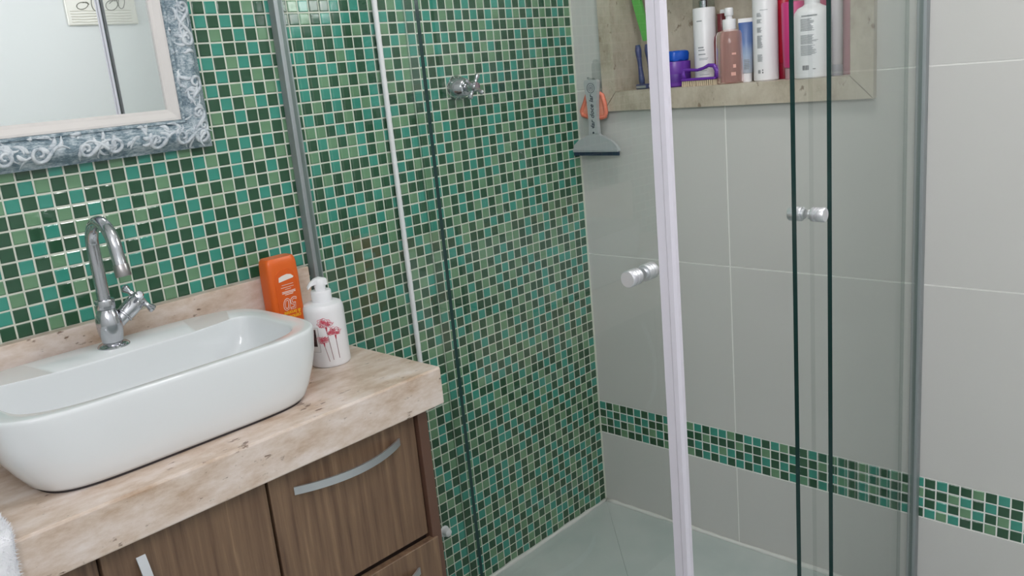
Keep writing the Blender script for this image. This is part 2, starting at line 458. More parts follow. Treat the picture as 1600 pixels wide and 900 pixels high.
# ================================================================== SHOWER ENCLOSURE
ZT = 1.90
enc = thing('shower_enclosure', 'fixed clear glass panels with aluminium channels around the corner shower', 'shower enclosure', (-.905, -.905, 0))
def pane(name, x0, x1, y0, y1, z0, z1, parent, faces_axis, free=-1):
    bm = mkbox(x0, x1, y0, y1, z0, z1)
    for f in bm.faces:
        nrm = f.normal if f.normal.length > 0 else None
    bm.normal_update()
    for f in bm.faces: f.material_index = 1 if f.normal[1 - faces_axis] * free > .9 or abs(f.normal.z) > .9 else (2 if f.normal[1 - faces_axis] * free < -.9 else 0)
    return link(name, bm, [GLASS, EDGE, REAR], parent)
pane('fixed_panel', -.909, -.901, -.418, -.0225, .03, ZT, enc, 0)
pane('fixed_panel', -.449, -.0205, -.909, -.901, .03, ZT, enc, 1)
def channel_y(x, y0, y1): return mkbox(x - .011, x + .009, y0, y1, .03, ZT, .0010, 1)
link('wall_channel', channel_y(-.906, -.022, 0.0), ALUD, enc)
bm = mkbox(-.020, 0, -.915, -.896, .03, ZT, .0010, 1)
link('wall_channel', bm, ALUD, enc)
for z0, z1 in ((0.0, .032), (ZT - .005, ZT + .04)):
    link('track', mkbox(-.925, -.868, -.925, 0, z0, z1, .003), ALU, enc)
    link('track', mkbox(-.868, 0, -.925, -.868, z0, z1, .003), ALU, enc)

def knob(bmk, o, ax):
    for s in (-1, 1):
        A = Vector(ax) * s
        lathe(bmk, [(.0085, .0), (.0085, .004), (.0118, .0045), (.0124, .006), (.0124, .0095), (.0108, .010), (.0108, .0115), (.0124, .012), (.0124, .0155), (.0108, .016), (.0108, .0175), (.0124, .018), (.0124, .0265), (.0112, .028), (0, .0282)], Vector(o) + A * .004, A, 28)
    return bmk
dA = thing('sliding_door', 'closed sliding glass shower door with white edge seal facing the vanity', 'glass door', (-.885, -.61, .03), 'sliding shower doors')
pane('door_pane', -.889, -.881, -.864, -.362, .034, ZT - .006, dA, 0)
kA = link('door_knob', knob(NB(), (-.885, -.815, .996), (1, 0, 0)), KNOBM, dA, True, 40)
bm = NB()
prof = [(-.8905, -.852), (-.8905, -.8655), (-.8925, -.868), (-.8925, -.8755), (-.889, -.8795), (-.882, -.8795), (-.8790, -.8755), (-.8790, -.868), (-.8795, -.8655), (-.8795, -.852), (-.8808, -.852), (-.8808, -.8642), (-.8892, -.8642), (-.8892, -.852)]
loft(bm, [[Vector((a, b, .034)) for a, b in prof], [Vector((a, b, ZT - .006)) for a, b in prof]]); bmesh.ops.recalc_face_normals(bm, faces=bm.faces)
link('edge_seal', bm, SEALM, dA)
dB = thing('sliding_door', 'half open sliding glass shower door pushed behind the panel by the white wall', 'glass door', (-.30, -.885, .03), 'sliding shower doors')
pane('door_pane', -.541, -.040, -.889, -.881, .034, ZT - .006, dB, 1)
link('door_knob', knob(NB(), (-.492, -.885, 1.016), (0, 1, 0)), KNOBM, dB, True, 40)

# white shower hose down the mosaic wall
hose = thing('shower_hose', 'thin white shower hose hanging straight down the green mosaic wall behind the glass', 'shower hose', (-.663, -.010, .64))
bm = NB(); pts = [(-.6635 + .0012 * math.sin(z * 3), -.0095, z) for z in [.64 + i * .012 for i in range(108)]]
tube(bm, pts, [.0058 + (.0005 if i % 2 else 0) for i in range(len(pts))], 12)
link('hose_tube', bm, WPLAST, hose, True)
link('hose_nut', lathe(NB(), [(0, 1.918), (.010, 1.920), (.011, 1.926), (.011, 1.946), (.008, 1.95), (0, 1.951)], (-.6635, -.0095, 0), n=20), WPLAST, hose, True, 40)
link('wall_bracket', mkbox(-.680, -.647, -.022, 0, 1.952, 1.99, .004), WPLAST, hose)

pc = thing('pipe_cap', 'small white plastic pipe cap low on the mosaic wall beside the cabinet', 'pipe cap', (-.646, 0, .202))
link('cap_flange', lathe(NB(), [(.0145, 0), (.0145, .002), (.012, .004), (0, .004)], pc.location, (0, -1, 0), 28), WPLAST, pc, True, 35)
link('cap_body', lathe(NB(), [(.0105, .0035), (.0108, .012), (.0095, .017), (.006, .0195), (0, .020)], pc.location, (0, -1, 0), 28), WPLAST, pc, True, 35)
# shower valve
def cross_handle(bmh, o, ax, r, arm, ball, roll):
    X, Y, Z = frame_of(ax); O = Vector(o)
    for k in range(4):
        t = roll + k * math.pi / 2; dv = X * math.cos(t) + Y * math.sin(t)
        lathe(bmh, [(arm * 1.15, 0), (arm * .8, r * .45), (arm * .72, r * .62), (ball * .8, r * .74), (ball, r * .88), (ball * .75, r * .99), (0, r * 1.03)], O, dv, 14)
    return bmh
val = thing('shower_valve', 'chrome shower valve with cross handle on the green mosaic wall', 'valve', (-.445, 0, 1.272))
link('escutcheon', lathe(NB(), [(.029, 0), (.029, .006), (.0275, .010), (.0195, .034), (.016, .037), (.010, .038), (0, .038)], val.location, (0, -1, 0), 40), CHROME, val, True, 35)
link('stem', lathe(NB(), [(.009, .034), (.009, .048), (.0125, .050), (.0135, .060), (.0125, .068), (.009, .072), (0, .073)], val.location, (0, -1, 0), 24), CHROME, val, True, 35)
link('cross_handle', cross_handle(NB(), (-.445, -.060, 1.272), (0, -1, 0), .031, .0058, .0066, .55), CHROME, val, True, 40)

# ================================================================== VANITY
cab = thing('vanity_cabinet', 'walnut laminate vanity cabinet with bowed silver handles under the stone counter', 'cabinet', (-1.465, -.19, .12))
XR = -.9635
link('carcass', mkbox(-1.93, XR - .0215, -.366, -.004, .12, .728), WOOD_IN, cab)
link('side_panel', mkbox(XR - .0215, XR, -.386, -.004, .12, .729, .0008, 1), WOOD_DARK, cab)
link('side_panel', mkbox(-1.955, -1.93, -.386, -.004, .12, .729, .0008, 1), WOOD_DARK, cab)
link('plinth', mkbox(-1.93, XR - .03, -.33, -.05, .0, .12), WOOD_IN, cab)
def bow(bmw, p0, p1, out, hh, th):
    p0, p1 = Vector(p0), Vector(p1); N = 24; rings = []
    ud = Vector((0, -1, 0)); along = (p1 - p0).normalized(); up = along.cross(ud)
    for i in range(N + 1):
        t = i / N; b = out * (1 - (2 * t - 1) ** 2)
        c = p0.lerp(p1, t) + ud * b
        sl = out * (-4) * (2 * t - 1) / (p1 - p0).length
        nrm = (ud - along * sl).normalized()
        rings.append([c + up * hh - nrm * 0, c + up * hh - nrm * th, c - up * hh - nrm * th, c - up * hh])
    loft(bmw, rings); bmesh.ops.recalc_face_normals(bmw, faces=bmw.faces); return bmw
def front(name, x0, x1, z0, z1, yf, h0, h1):
    f = link(name, mkbox(x0, x1, yf, yf + .016, z0, z1, .0009, 1), WOOD, cab)
    link('handle', bow(NB(), (h0[0], yf - .002, h0[1]), (h1[0], yf - .002, h1[1]), .030, .0066, .0035), ALU, f)
front('drawer_front', -1.285, -.9885, .487, .724, -.378, (-1.244, .685), (-1.026, .685))
front('drawer_front', -1.285, -.9760, .305, .4785, -.390, (-1.250, .434), (-1.028, .434))
front('drawer_front', -1.285, -.9760, .124, .297, -.390, (-1.250, .255), (-1.028, .255))
front('door_front', -1.543, -1.291, .124, .724, -.380, (-1.492, .697), (-1.492, .48))
front('door_front', -1.800, -1.548, .124, .724, -.380, (-1.604, .697), (-1.604, .48))
front('door_front', -1.929, -1.805, .124, .724, -.380, (-1.870, .697), (-1.870, .48))

ctr = thing('vanity_counter', 'beige travertine vanity counter with thick apron and backsplash', 'counter', (-1.45, -.2, .722))
bm = NB(); box(bm, -1.98, -.934, -.402, -.001, .765, .800, .0016, 2)
link('top_slab', bm, TRAV, ctr)
bm = NB(); box(bm, -1.98, -.934, -.404, -.384, .7300, .7992, .0030, 2)
link('apron', bm, TRAV, ctr)
link('end_apron', mkbox(-.954, -.9345, -.3835, -.001, .731, .764, .001, 1), TRAV, ctr)
link('backsplash', mkbox(-1.98, -.930, -.021, -.0005, .8005, .951, .0015, 2), TRAV, ctr)

# ---- basin ---------------------------------------------------------
bas = thing('vessel_basin', 'white porcelain vessel basin with rounded corners on the travertine counter', 'basin', (-1.36, -.1925, .803))
cx, cy, A_, B_ = -1.360, -.1925, .256, .157
NN = 144
def se(t, n): 
    c, s = math.cos(t), math.sin(t)
    return (math.copysign(abs(c) ** (2 / n), c), math.copysign(abs(s) ** (2 / n), s))
def outer(sx, sy, z, n=4.6): return [Vector((cx + A_ * sx * se(2 * math.pi * i / NN, n)[0], cy + B_ * sy * se(2 * math.pi * i / NN, n)[1], z)) for i in range(NN)]
def inner(s, z, n=4.2):
    o = []
    for i in range(NN):
        t = 2 * math.pi * i / NN; u, v = se(t, n)
        xx = .222 * u
        yy = v * .128 if v < 0 else v * (.060 + .060 * abs(u) ** 4)
        o.append(Vector((cx + xx * s, -.204 + (yy) * s, z)))
    return o
rings = [outer(.80, .91, .8032, 5.6), outer(.828, .935, .8042, 5.6), outer(.850, .952, .809, 5.5), outer(.892, .972, .826, 5.3), outer(.942, .988, .852, 5), outer(.978, .997, .880, 4.8), outer(.997, 1, .902), outer(1.0, 1.0, .9115), outer(.9985, .997, .9155), outer(.993, .988, .9178), outer(.985, .975, .9182),
         inner(1.012, .9181), inner(1.002, .9172), inner(.995, .9145), inner(.988, .908), inner(.970, .890), inner(.93, .868), inner(.87, .853), inner(.75, .845), inner(.5, .842), inner(.14, .840), inner(.13, .836)]
link('basin_bowl', loft(NB(), rings), PORC, bas, True, 60)
link('sealant_bead', loft(NB(), [outer(.818, .925, .8003, 5.6), outer(.818, .925, .8050, 5.6)]), SEALANT, bas)
link('drain_ring', lathe(NB(), [(.021, .8415), (.0215, .8435), (.018, .844), (.012, .842), (0, .8418)], (cx, -.204, 0), n=28), CHROME, bas, True, 40)

# ---- faucet --------------------------------------------------------
fx, fy, fz = -1.360, -.083, .918
fau = thing('basin_faucet', 'chrome gooseneck faucet with side cross handle on the white basin', 'faucet', (fx, fy, fz))
link('flange', lathe(NB(), [(.0255, 0), (.0255, .0015), (.023, .0042), (.015, .006)], (fx, fy, fz), n=36), CHROME, fau, True, 35)
link('body', lathe(NB(), [(.0155, .004), (.0165, .010), (.0190, .022), (.0205, .034), (.0203, .044), (.0180, .054), (.0150, .061), (.0128, .0645), (.0150, .065), (.0155, .067), (.0155, .078), (.0148, .080), (.0115, .0805), (0, .0805)], (fx, fy, fz), n=36), CHROME, fau, True, 35)
pts = [(fx, fy, fz + .078), (fx, fy, fz + .11), (fx, fy, fz + .14), (fx, fy, 1.083)]
R = .046; cz = 1.083
for i in range(1, 25):
    t = math.pi * i / 24 * 1.0
    pts.append((fx, fy - R + R * math.cos(t), cz + R * math.sin(t)))
e = pts[-1]; pts += [(fx, e[1] - .003, e[2] - .012), (fx, e[1] - .005, e[2] - .020)]
link('gooseneck', tube(NB(), pts, .0103, 20), CHROME, fau, True, 50)
e = Vector(pts[-1]); dn = Vector((0, -.2, -1)).normalized()
link('spout_tip', lathe(NB(), [(.0113, -.002), (.0119, 0), (.0119, .015), (.0112, .017), (.0085, .017), (.0085, .012), (0, .012)], e, dn, 24), mat('brushed_chrome', (170, 166, 166), .3, 1.0), fau, True, 35)
ax = Vector((.046, 0, .033)).normalized(); o0 = Vector((fx, fy, .946))
link('handle_barrel', lathe(NB(), [(.0115, .012), (.0122, .030), (.0148, .031), (.0150, .033), (.0140, .034), (.0148, .046), (.0148, .060), (.0130, .063), (.0135, .067), (.0105, .073), (0, .074)], o0, ax, 28), CHROME, fau, True, 35)
link('cross_handle', cross_handle(NB(), o0 + ax * .068, ax, .031, .0060, .0076, .5), CHROME, fau, True, 40)

# ---- soap dispenser --------------------------------------------------
sx, sy, sz = -1.0185, -.190, .8005
soap = thing('soap_dispenser', 'white pump soap bottle with pink carnations on the counter corner', 'soap dispenser', (sx, sy, sz))
SR = .0372
link('bottle', lathe(NB(), [(0, 0), (.0352, 0), (.0368, .002), (SR, .005), (SR, .103), (.0365, .110), (.034, .1155), (.029, .118), (.018, .120), (.0165, .122), (0, .122)], soap.location, n=56), WPLAST, soap, True, 35)
link('pump_collar', lathe(NB(), [(.0185, .119), (.0188, .121), (.0188, .138), (.0178, .140), (.0085, .1405), (.0085, .147), (0, .147)], soap.location, n=32), WPLAST, soap, True, 35)
hd = Vector((-.90, .20, 0)).normalized(); sd = Vector((0, 0, 1)).cross(hd)
top = Vector((sx, sy, sz + .148))
def hr(c, w, h): return [c + sd * w + Vector((0, 0, -h)), c + sd * w + Vector((0, 0, h * .6)), c + sd * w * .5 + Vector((0, 0, h)), c - sd * w * .5 + Vector((0, 0, h)), c - sd * w + Vector((0, 0, h * .6)), c - sd * w + Vector((0, 0, -h))]
bm = NB(); loft(bm, [hr(top - hd * .012 + Vector((0, 0, .007)), .0075, .006), hr(top + Vector((0, 0, .009)), .0085, .008), hr(top + hd * .010 + Vector((0, 0, .010)), .006, .005), hr(top + hd * .019 + Vector((0, 0, .006)), .0042, .0034), hr(top + hd * .024 + Vector((0, 0, .000)), .0032, .0028)])
lathe(bm, [(.0095, -.008), (.0105, .0), (.0105, .010), (.008, .014), (0, .015)], top, n=20)
bmesh.ops.recalc_face_normals(bm, faces=bm.faces)
link('pump_head', bm, WPLAST, soap, True, 45)
phc = math.atan2(-1.34, -.86)
def onb(off, h, rr=SR + .0003):
    a = phc + off / SR
    return Vector((sx + rr * math.cos(a), sy + rr * math.sin(a), sz + h))
RED = mat('print_carnation', (214, 84, 104), .4); RED2 = mat('print_carnation_deep', (190, 52, 78), .4); STEM = mat('print_stem', (150, 108, 112), .4)
rf = random.Random(5)
for off, h, scl, hb in ((-.001, .084, 1.25, .014), (.0140, .066, 1.15, .015), (-.0085, .054, 1.05, .012)):
    fl = NB()
    for k in range(46):
        a = rf.uniform(0, 6.283); q = rf.random() ** .6
        u = off + math.cos(a) * q * .0105 * scl; vv_ = h + math.sin(a) * q * .0062 * scl + .001
        ww = rf.uniform(.0018, .0034) * scl; t0 = rf.uniform(0, 3.14)
        pts = []
        for j in range(6):
            t = t0 + j * .75
            pts.append(onb(u + math.cos(t) * ww, vv_ + math.sin(t) * ww * .7, SR + .00035))
        tube(fl, pts, .00032 * scl, 5, mi=rf.choice((0, 0, 1)))
    # calyx
    tube(fl, [onb(off + .0008, h - .005 * scl), onb(off + .0012, h - .012 * scl)], [.0016 * scl, .0007], 6, mi=1)
    link('printed_flower', fl, [RED, RED2], soap)
    st = NB(); tube(st, [onb(off + .001 + j * .0007 * (1 if off < .01 else .35), h - .010 * scl - (h - .010 * scl - hb) * j / 8) for j in range(9)], .00055, 5)
    link('printed_stem', st, STEM, soap)
def patch(u0, u1, h0, h1, rr):
    bm = NB(); N = 8; a = [bm.verts.new(onb(u0 + (u1 - u0) * i / N, h0, rr)) for i in range(N + 1)]; b = [bm.verts.new(onb(u0 + (u1 - u0) * i / N, h1, rr)) for i in range(N + 1)]
    for i in range(N): bm.faces.new((a[i], a[i + 1], b[i + 1], b[i]))
    r = bmesh.ops.extrude_face_region(bm, geom=bm.faces[:])
    for q in r['geom']:
        if isinstance(q, bmesh.types.BMVert):
            dxy = Vector((q.co.x - sx, q.co.y - sy, 0)).normalized(); q.co -= dxy * .0004
    bmesh.ops.recalc_face_normals(bm, faces=bm.faces); return bm
link('label_border', patch(-.045, -.0155, .031, .078, SR + .0004), mat('label_grey', (150, 148, 150), .5), soap)
link('label_card', patch(-.0445, -.0160, .0315, .0775, SR + .0006), mat('label_white', (226, 224, 224), .5), soap)
PHO = mat('label_photo', (60, 44, 44), .5)
lk(PHO, ramp(PHO, noise(PHO, coords(PHO, (1, 1, 1)), 90, 2), [(.40, (48, 34, 36)), (.55, (96, 66, 60)), (.62, (228, 216, 206))]), base(PHO))
link('label_photo', patch(-.0425, -.0205, .042, .0745, SR + .0008), PHO, soap)

# ---- orange sunscreen bottle standing on its cap -----------------------
ox, oy, oz = -1.0125, -.0435, .8005
org = thing('sunscreen_bottle', 'orange sunscreen bottle standing upside down against the backsplash', 'bottle', (ox, oy, oz))
ORG = mat('orange_plastic', (232, 104, 34), .32); ORGD = mat('orange_panel', (226, 96, 28), .36)
def rr4(hx, hy, z, n=5.5, dx=0):
    return [Vector((ox + dx + hx * se(2 * math.pi * i / 48, n)[0], oy + hy * se(2 * math.pi * i / 48, n)[1], z)) for i in range(48)]
bm = NB(); loft(bm, [rr4(.030, .0175, oz + .030), rr4(.033, .019, oz + .034), rr4(.0345, .0205, oz + .06), rr4(.0345, .0205, oz + .150), rr4(.0335, .0200, oz + .176), rr4(.0320, .019, oz + .185), rr4(.029, .0165, oz + .190)])
link('bottle_body', bm, ORG, org, True, 50)
bm = NB(); loft(bm, [rr4(.022, .015, oz), rr4(.0225, .0155, oz + .002), rr4(.0225, .0155, oz + .0295), rr4(.021, .014, oz + .030)])
link('bottle_cap', bm, ORG, org, True, 50)
def fp(u, h): return Vector((ox + u, oy - .0206, oz + h))
pf = [(-.024, .045), (.025, .045), (.0252, .145), (.020, .160), (.010, .167), (-.010, .167), (-.020, .160), (-.0245, .145)]
bm = NB(); loft(bm, [[fp(u, h) + Vector((0, .0009, 0)) for u, h in pf], [fp(u * .97, .106 + (h - .106) * .985) - Vector((0, .0003, 0)) for u, h in pf]]); bmesh.ops.recalc_face_normals(bm, faces=bm.faces)
link('front_panel', bm, ORGD, org)
PW = mat('print_white', (240, 232, 226), .5); PY = mat('print_yellow', (250, 190, 40), .5)
def dec(pts, m, nm='printed_mark'):
    bm = NB(); loft(bm, [[fp(u, h) + Vector((0, -.0002, 0)) for u, h in pts], [fp(u, h) + Vector((0, -.0007, 0)) for u, h in pts]]); bmesh.ops.recalc_face_normals(bm, faces=bm.faces)
    return link(nm, bm, m, org)
dec([(-.0155, .143), (.0165, .147), (.0185, .149), (.013, .1545), (.004, .1565), (-.008, .1545), (-.0145, .152)], PW)
for u0, u1, h in ((-.010, .0155, .1355), (-.013, .0155, .1305), (-.004, .009, .1265), (-.012, .018, .1215), (-.012, .018, .1188), (-.006, .012, .1155)):
    dec([(u0, h), (u1, h + .0005), (u1, h + .0019 if h < .122 else h + .0012), (u0, h + .0014 if h < .122 else h + .0008)], PW)
def otext(s, size, u, h, m, **k):
    b = text_bm(s, size, axes4(fp(u, h) - Vector((0, .0006, 0)), (-1, 0, 0), (0, 0, -1)), **k); link('printed_lettering', b, m, org)
otext('50', .033, .0035, .0985, PW, shear=.15, spacing=.85, offset=.0007)
otext('50', .033, .0035, .0985, ORGD, shear=.15, spacing=.85, offset=-.0004, depth=.0005)
otext('& bronze', .0105, .0045, .0795, PY, shear=.12, spacing=.95, offset=.0002)
otext('cenoura', .0115, .005, .0705, PY, shear=.12, spacing=.95, offset=.0002)
dec([(.006, .0545), (.013, .0545), (.0105, .0635), (.008, .0635)], PW)
# ================================================================== MIRROR
mir = thing('wall_mirror', 'framed mirror with carved blue-grey scrollwork hung on the mosaic wall', 'mirror', (-1.365, -.004, 1.216))
gx0, gx1, gz0, gz1 = -1.568, -1.162, 1.289, 1.850
link('mirror_glass', mkbox(gx0 - .006, gx1 + .006, -.012, -.006, gz0 - .006, gz1 + .006), MIRR, mir)
def rail(prof, side, nseg=1):
    """prof: (offset outwards from the glass edge, height out of the wall); mitred at both ends"""
    rings = []
    for w_, h in prof:
        x0, x1, z0, z1 = gx0 - w_, gx1 + w_, gz0 - w_, gz1 + w_
        e = {'b': ((x0, z0), (x1, z0)), 't': ((x1, z1), (x0, z1)), 'r': ((x1, z0), (x1, z1)), 'l': ((x0, z1), (x0, z0))}[side]
        rings.append([Vector((e[0][0] + (e[1][0] - e[0][0]) * i / nseg, -.004 - h, e[0][1] + (e[1][1] - e[0][1]) * i / nseg)) for i in range(nseg + 1)])
    bm = NB(); R = [[bm.verts.new(p) for p in rg] for rg in rings]
    n = len(R)
    for a in range(n):
        b = (a + 1) % n
        for i in range(nseg): bm.faces.new((R[a][i], R[a][i + 1], R[b][i + 1], R[b][i]))
    bm.faces.new([R[a][0] for a in range(n)][::-1]); bm.faces.new([R[a][-1] for a in range(n)])
    bmesh.ops.recalc_face_normals(bm, faces=bm.faces); return bm
lin_p = [(0, .003), (0, .0125), (.003, .0135), (.006, .0142), (.015, .0185), (.019, .0190), (.020, .0170), (.020, .003)]
car_p = [(.0195, 0), (.0195, .0195), (.0215, .0225), (.0245, .0225), (.0265, .0190), (.030, .0215), (.037, .0280), (.045, .0310), (.053, .0300), (.060, .0255), (.066, .0180), (.0705, .0130), (.073, .0110), (.073, 0)]
def surf(w_):
    for (a, ha), (b, hb) in zip(car_p[1:], car_p[2:]):
        if a <= w_ <= b: return ha + (hb - ha) * (w_ - a) / (b - a)
    return .012
for s in 'brtl':
    link('liner_rail', rail(lin_p, s), LINER, mir)
    link('carved_rail', rail(car_p, s), FRAME, mir, True, 50)
def fpt(side, s, w_, lift=0.0):
    """point on the carved surface: s metres along from the outer corner nearest the lower right"""
    w_ = max(.0245, min(.0705, w_)); h = -.004 - surf(w_) - lift
    if side == 'b': return Vector((gx1 + .073 - s, h, gz0 - w_))
    if side == 't': return Vector((gx1 + .073 - s, h, gz1 + w_))
    if side == 'r': return Vector((gx1 + w_, h, gz0 - .073 + s))
    return Vector((gx0 - w_, h, gz0 - .073 + s))
rs = random.Random(21)
def scroll(side, s, w_, r, hand, tail):
    bm = NB(); pts = []; rad = []
    N = 30
    for i in range(N):
        t = i / (N - 1); a = t * 7.6; q = r * (.20 + .80 * t)
        pts.append(fpt(side, s + hand * q * math.cos(a + 1.2), w_ + q * math.sin(a + 1.2), .0010)); rad.append(.0019 + .0014 * t)
    a = 7.6 + 1.2; s0 = s + hand * r * math.cos(a); w0 = w_ + r * math.sin(a)
    for i in range(1, 13):
        t = i / 12
        pts.append(fpt(side, s0 - hand * tail * t * 1.0, w0 + (-.012) * math.sin(t * 3.0) - (.010) * t, .0006)); rad.append(.0030 * (1 - t) + .0008)
    tube(bm, pts, rad, 8); link('carved_scroll', bm, FRAME_R, mir, True)
def leaf(side, s, w_, ang, L, wd):
    bm = NB(); pts = []; rad = []
    for i in range(9):
        t = i / 8; a = ang + .9 * t
        pts.append(fpt(side, s + L * t * math.cos(a), w_ + L * t * math.sin(a), .0003)); rad.append(wd * math.sin(math.pi * (t * .85 + .12)) + .0004)
    tube(bm, pts, rad, 8, flat=.55, up=(0, -1, 0)); link('carved_leaf', bm, FRAME_R, mir, True)
for side, L in (('b', .552), ('r', .707), ('l', .707), ('t', .552)):
    s = .062; k = 0
    while s < L - .05:
        hand = 1 if k % 3 != 2 else -1
        scroll(side, s, .0505 + rs.uniform(-.003, .003), .0128 + rs.uniform(-.001, .0015), hand, .040 + rs.uniform(-.006, .01))
        for j in range(9):
            leaf(side, s + rs.uniform(-.03, .03), rs.uniform(.028, .058), rs.uniform(0, 6.28), rs.uniform(.012, .028), rs.uniform(.0016, .0036))
        s += .052 + (k % 2) * .022 + rs.uniform(-.004, .004); k += 1
# corner rosettes
scroll('b', .024, .050, .0125, -1, .026); scroll('r', .040, .054, .0105, 1, .03)

# plaque on the wall opposite the mirror (seen only in the reflection)
plq = thing('wall_plaque', 'cream ceramic plaque with looping raised script, seen in the mirror', 'plaque', (-.28, YF + .001, 1.645))
link('plaque_board', mkbox(-.425, -.135, YF, YF + .012, 1.645, 1.865, .006, 3), mat('plaque_cream', (236, 233, 224), .25), plq)
PG = mat('plaque_script', (120, 120, 108), .35); PL = mat('plaque_ridge', (214, 210, 198), .3)
for k in range(5):
    link('plaque_ridge', tube(NB(), [(-.41 + .0225 * i, YF + .0125, 1.658 + k * .011 + .001 * math.sin(i * 1.7 + k)) for i in range(12)], .0016, 6), PL, plq)
for (u, h, r1, r2, ph) in ((-.30, 1.735, .022, .034, .2), (-.235, 1.722, .030, .020, 1.0), (-.195, 1.74, .018, .032, 2.2), (-.355, 1.722, .028, .014, .4), (-.27, 1.80, .035, .024, 1.4)):
    pts = [(u + r1 * math.cos(ph + t * .35) * (1 - t * .012), YF + .0135, h + r2 * math.sin(ph + t * .35 * 1.1)) for t in range(22)]
    link('script_loop', tube(NB(), pts, .0015, 6), PG, plq)

# ================================================================== TOWEL on the counter
TERRY = mat('terry_white', (240, 240, 244), .95)
tw = thing('hand_towel', 'white terry towel draped over the counter edge beside the basin', 'towel', (-1.79, -.40, .80))
rw = random.Random(9)
def towel_pt(u, v_, off):
    """u across 0..1, v along 0..1 (on the counter, over the edge, down the front)"""
    x = -1.940 + .300 * u + (.006 * math.sin(v_ * 9) if u > .5 else 0); s = v_ * .46
    wob = .003 * math.sin(u * 13 + v_ * 5) + .002 * math.sin(u * 29 - v_ * 11)
    if s < .15: return Vector((x, -.255 - s, .803 + off + abs(wob)))
    if s < .175:
        t = (s - .15) / .025 * math.pi / 2
        return Vector((x, -.405 - (.003 + off + abs(wob)) * math.sin(t), .800 + (.003 + off + abs(wob)) * math.cos(t)))
    return Vector((x + .012 * (s - .175) / .285, -.408 - off - abs(wob), .800 - (s - .175)))
NU, NV = 40, 60
bm = NB(); g1 = [[bm.verts.new(towel_pt(i / NU, j / NV, .006)) for i in range(NU + 1)] for j in range(NV + 1)]
g2 = [[bm.verts.new(towel_pt(i / NU, j / NV, 0)) for i in range(NU + 1)] for j in range(NV + 1)]
for j in range(NV):
    for i in range(NU):
        bm.faces.new((g1[j][i], g1[j][i + 1], g1[j + 1][i + 1], g1[j + 1][i])); bm.faces.new((g2[j][i], g2[j + 1][i], g2[j + 1][i + 1], g2[j][i + 1]))
for j in range(NV):
    bm.faces.new((g1[j][NU], g2[j][NU], g2[j + 1][NU], g1[j + 1][NU])); bm.faces.new((g1[j][0], g1[j + 1][0], g2[j + 1][0], g2[j][0]))
for i in range(NU):
    bm.faces.new((g1[0][i], g2[0][i], g2[0][i + 1], g1[0][i + 1])); bm.faces.new((g1[NV][i], g1[NV][i + 1], g2[NV][i + 1], g2[NV][i]))
bmesh.ops.recalc_face_normals(bm, faces=bm.faces)
link('towel_cloth', bm, TERRY, tw, True)
bm = NB()
for k in range(9000):
    u = rw.random() if k % 3 else 1 - rw.random() ** 2 * .08; v_ = rw.random()
    p = towel_pt(u, v_, .0055); q = towel_pt(u, v_, .0055 + rw.uniform(.002, .0045)) + Vector((rw.uniform(-.003, .003) + (.002 if u > .985 else 0), rw.uniform(-.002, .002), rw.uniform(-.002, .002)))
    dv = Vector((rw.uniform(-1, 1), rw.uniform(-1, 1), rw.uniform(-1, 1))).normalized() * .0006
    bm.faces.new([bm.verts.new(p - dv), bm.verts.new(p + dv), bm.verts.new(q)])
o = link('terry_loops', bm, TERRY, tw); o['kind'] = 'stuff'

# ================================================================== SQUEEGEE, HOOK, CORAL RAZOR ON THE WHITE WALL
GREYP = mat('grey_plastic', (176, 180, 182), .4); RUB = mat('navy_rubber', (44, 58, 84), .5); INK = mat('ink_dark', (58, 66, 80), .5)
hk = thing('adhesive_hook', 'clear adhesive hook stuck on the white wall above the squeegee', 'hook', (-.001, -.070, 1.245))
bm = prism([(-.086, 1.235), (-.054, 1.235), (-.056, 1.295), (-.064, 1.308), (-.076, 1.308), (-.084, 1.295)], -.0025, 0); link('adhesive_strip', bm, FILM, hk)
link('hook_peg', tube(NB(), [(-.001, -.070, 1.246), (-.016, -.070, 1.2575), (-.036, -.072, 1.2585), (-.044, -.073, 1.262)], .003, 8), CLEAR, hk, True)
sq = thing('shower_squeegee', 'grey plastic squeegee with navy rubber blade hanging on the white wall', 'squeegee', (-.02, -.075, 1.058))
X0, X1 = -.030, -.018
def sqp(y, z): return (y - .0, z)
hpts = [(-.058, 1.118), (-.0605, 1.150), (-.0585, 1.200), (-.0535, 1.240), (-.0525, 1.252), (-.057, 1.257), (-.093, 1.257), (-.0975, 1.252), (-.0965, 1.240), (-.0910, 1.200), (-.0880, 1.150), (-.0900, 1.118)]
link('handle', prism(hpts, X0, X1), GREYP, sq)
fan = [(-.060, 1.119), (-.088, 1.119), (-.094, 1.113), (-.110, 1.107), (-.130, 1.097), (-.145, 1.084), (-.152, 1.072), (-.152, 1.069), (.000, 1.069), (.001, 1.074), (-.004, 1.088), (-.020, 1.100), (-.040, 1.107), (-.054, 1.113)]
link('blade_holder', prism(fan, X0 + .001, X1 - .001), GREYP, sq)
link('holder_ridge', prism([(-.150, 1.069), (-.150, 1.075), (-.002, 1.075), (-.002, 1.069)], X0 - .003, X1 + .002), mat('grey_plastic_dark', (160, 165, 168), .4), sq)
link('rubber_blade', prism([(-.150, 1.0585), (-.150, 1.069), (.000, 1.069), (.000, 1.0585)], X0 + .003, X1 - .004), RUB, sq)
link('printed_lettering', text_bm('lar doce lar', .0185, axes4((X0 - .0003, -.0745, 1.175), (0, 0, 1), (0, 1, 0)), .0003, .3, .0002), INK, sq)
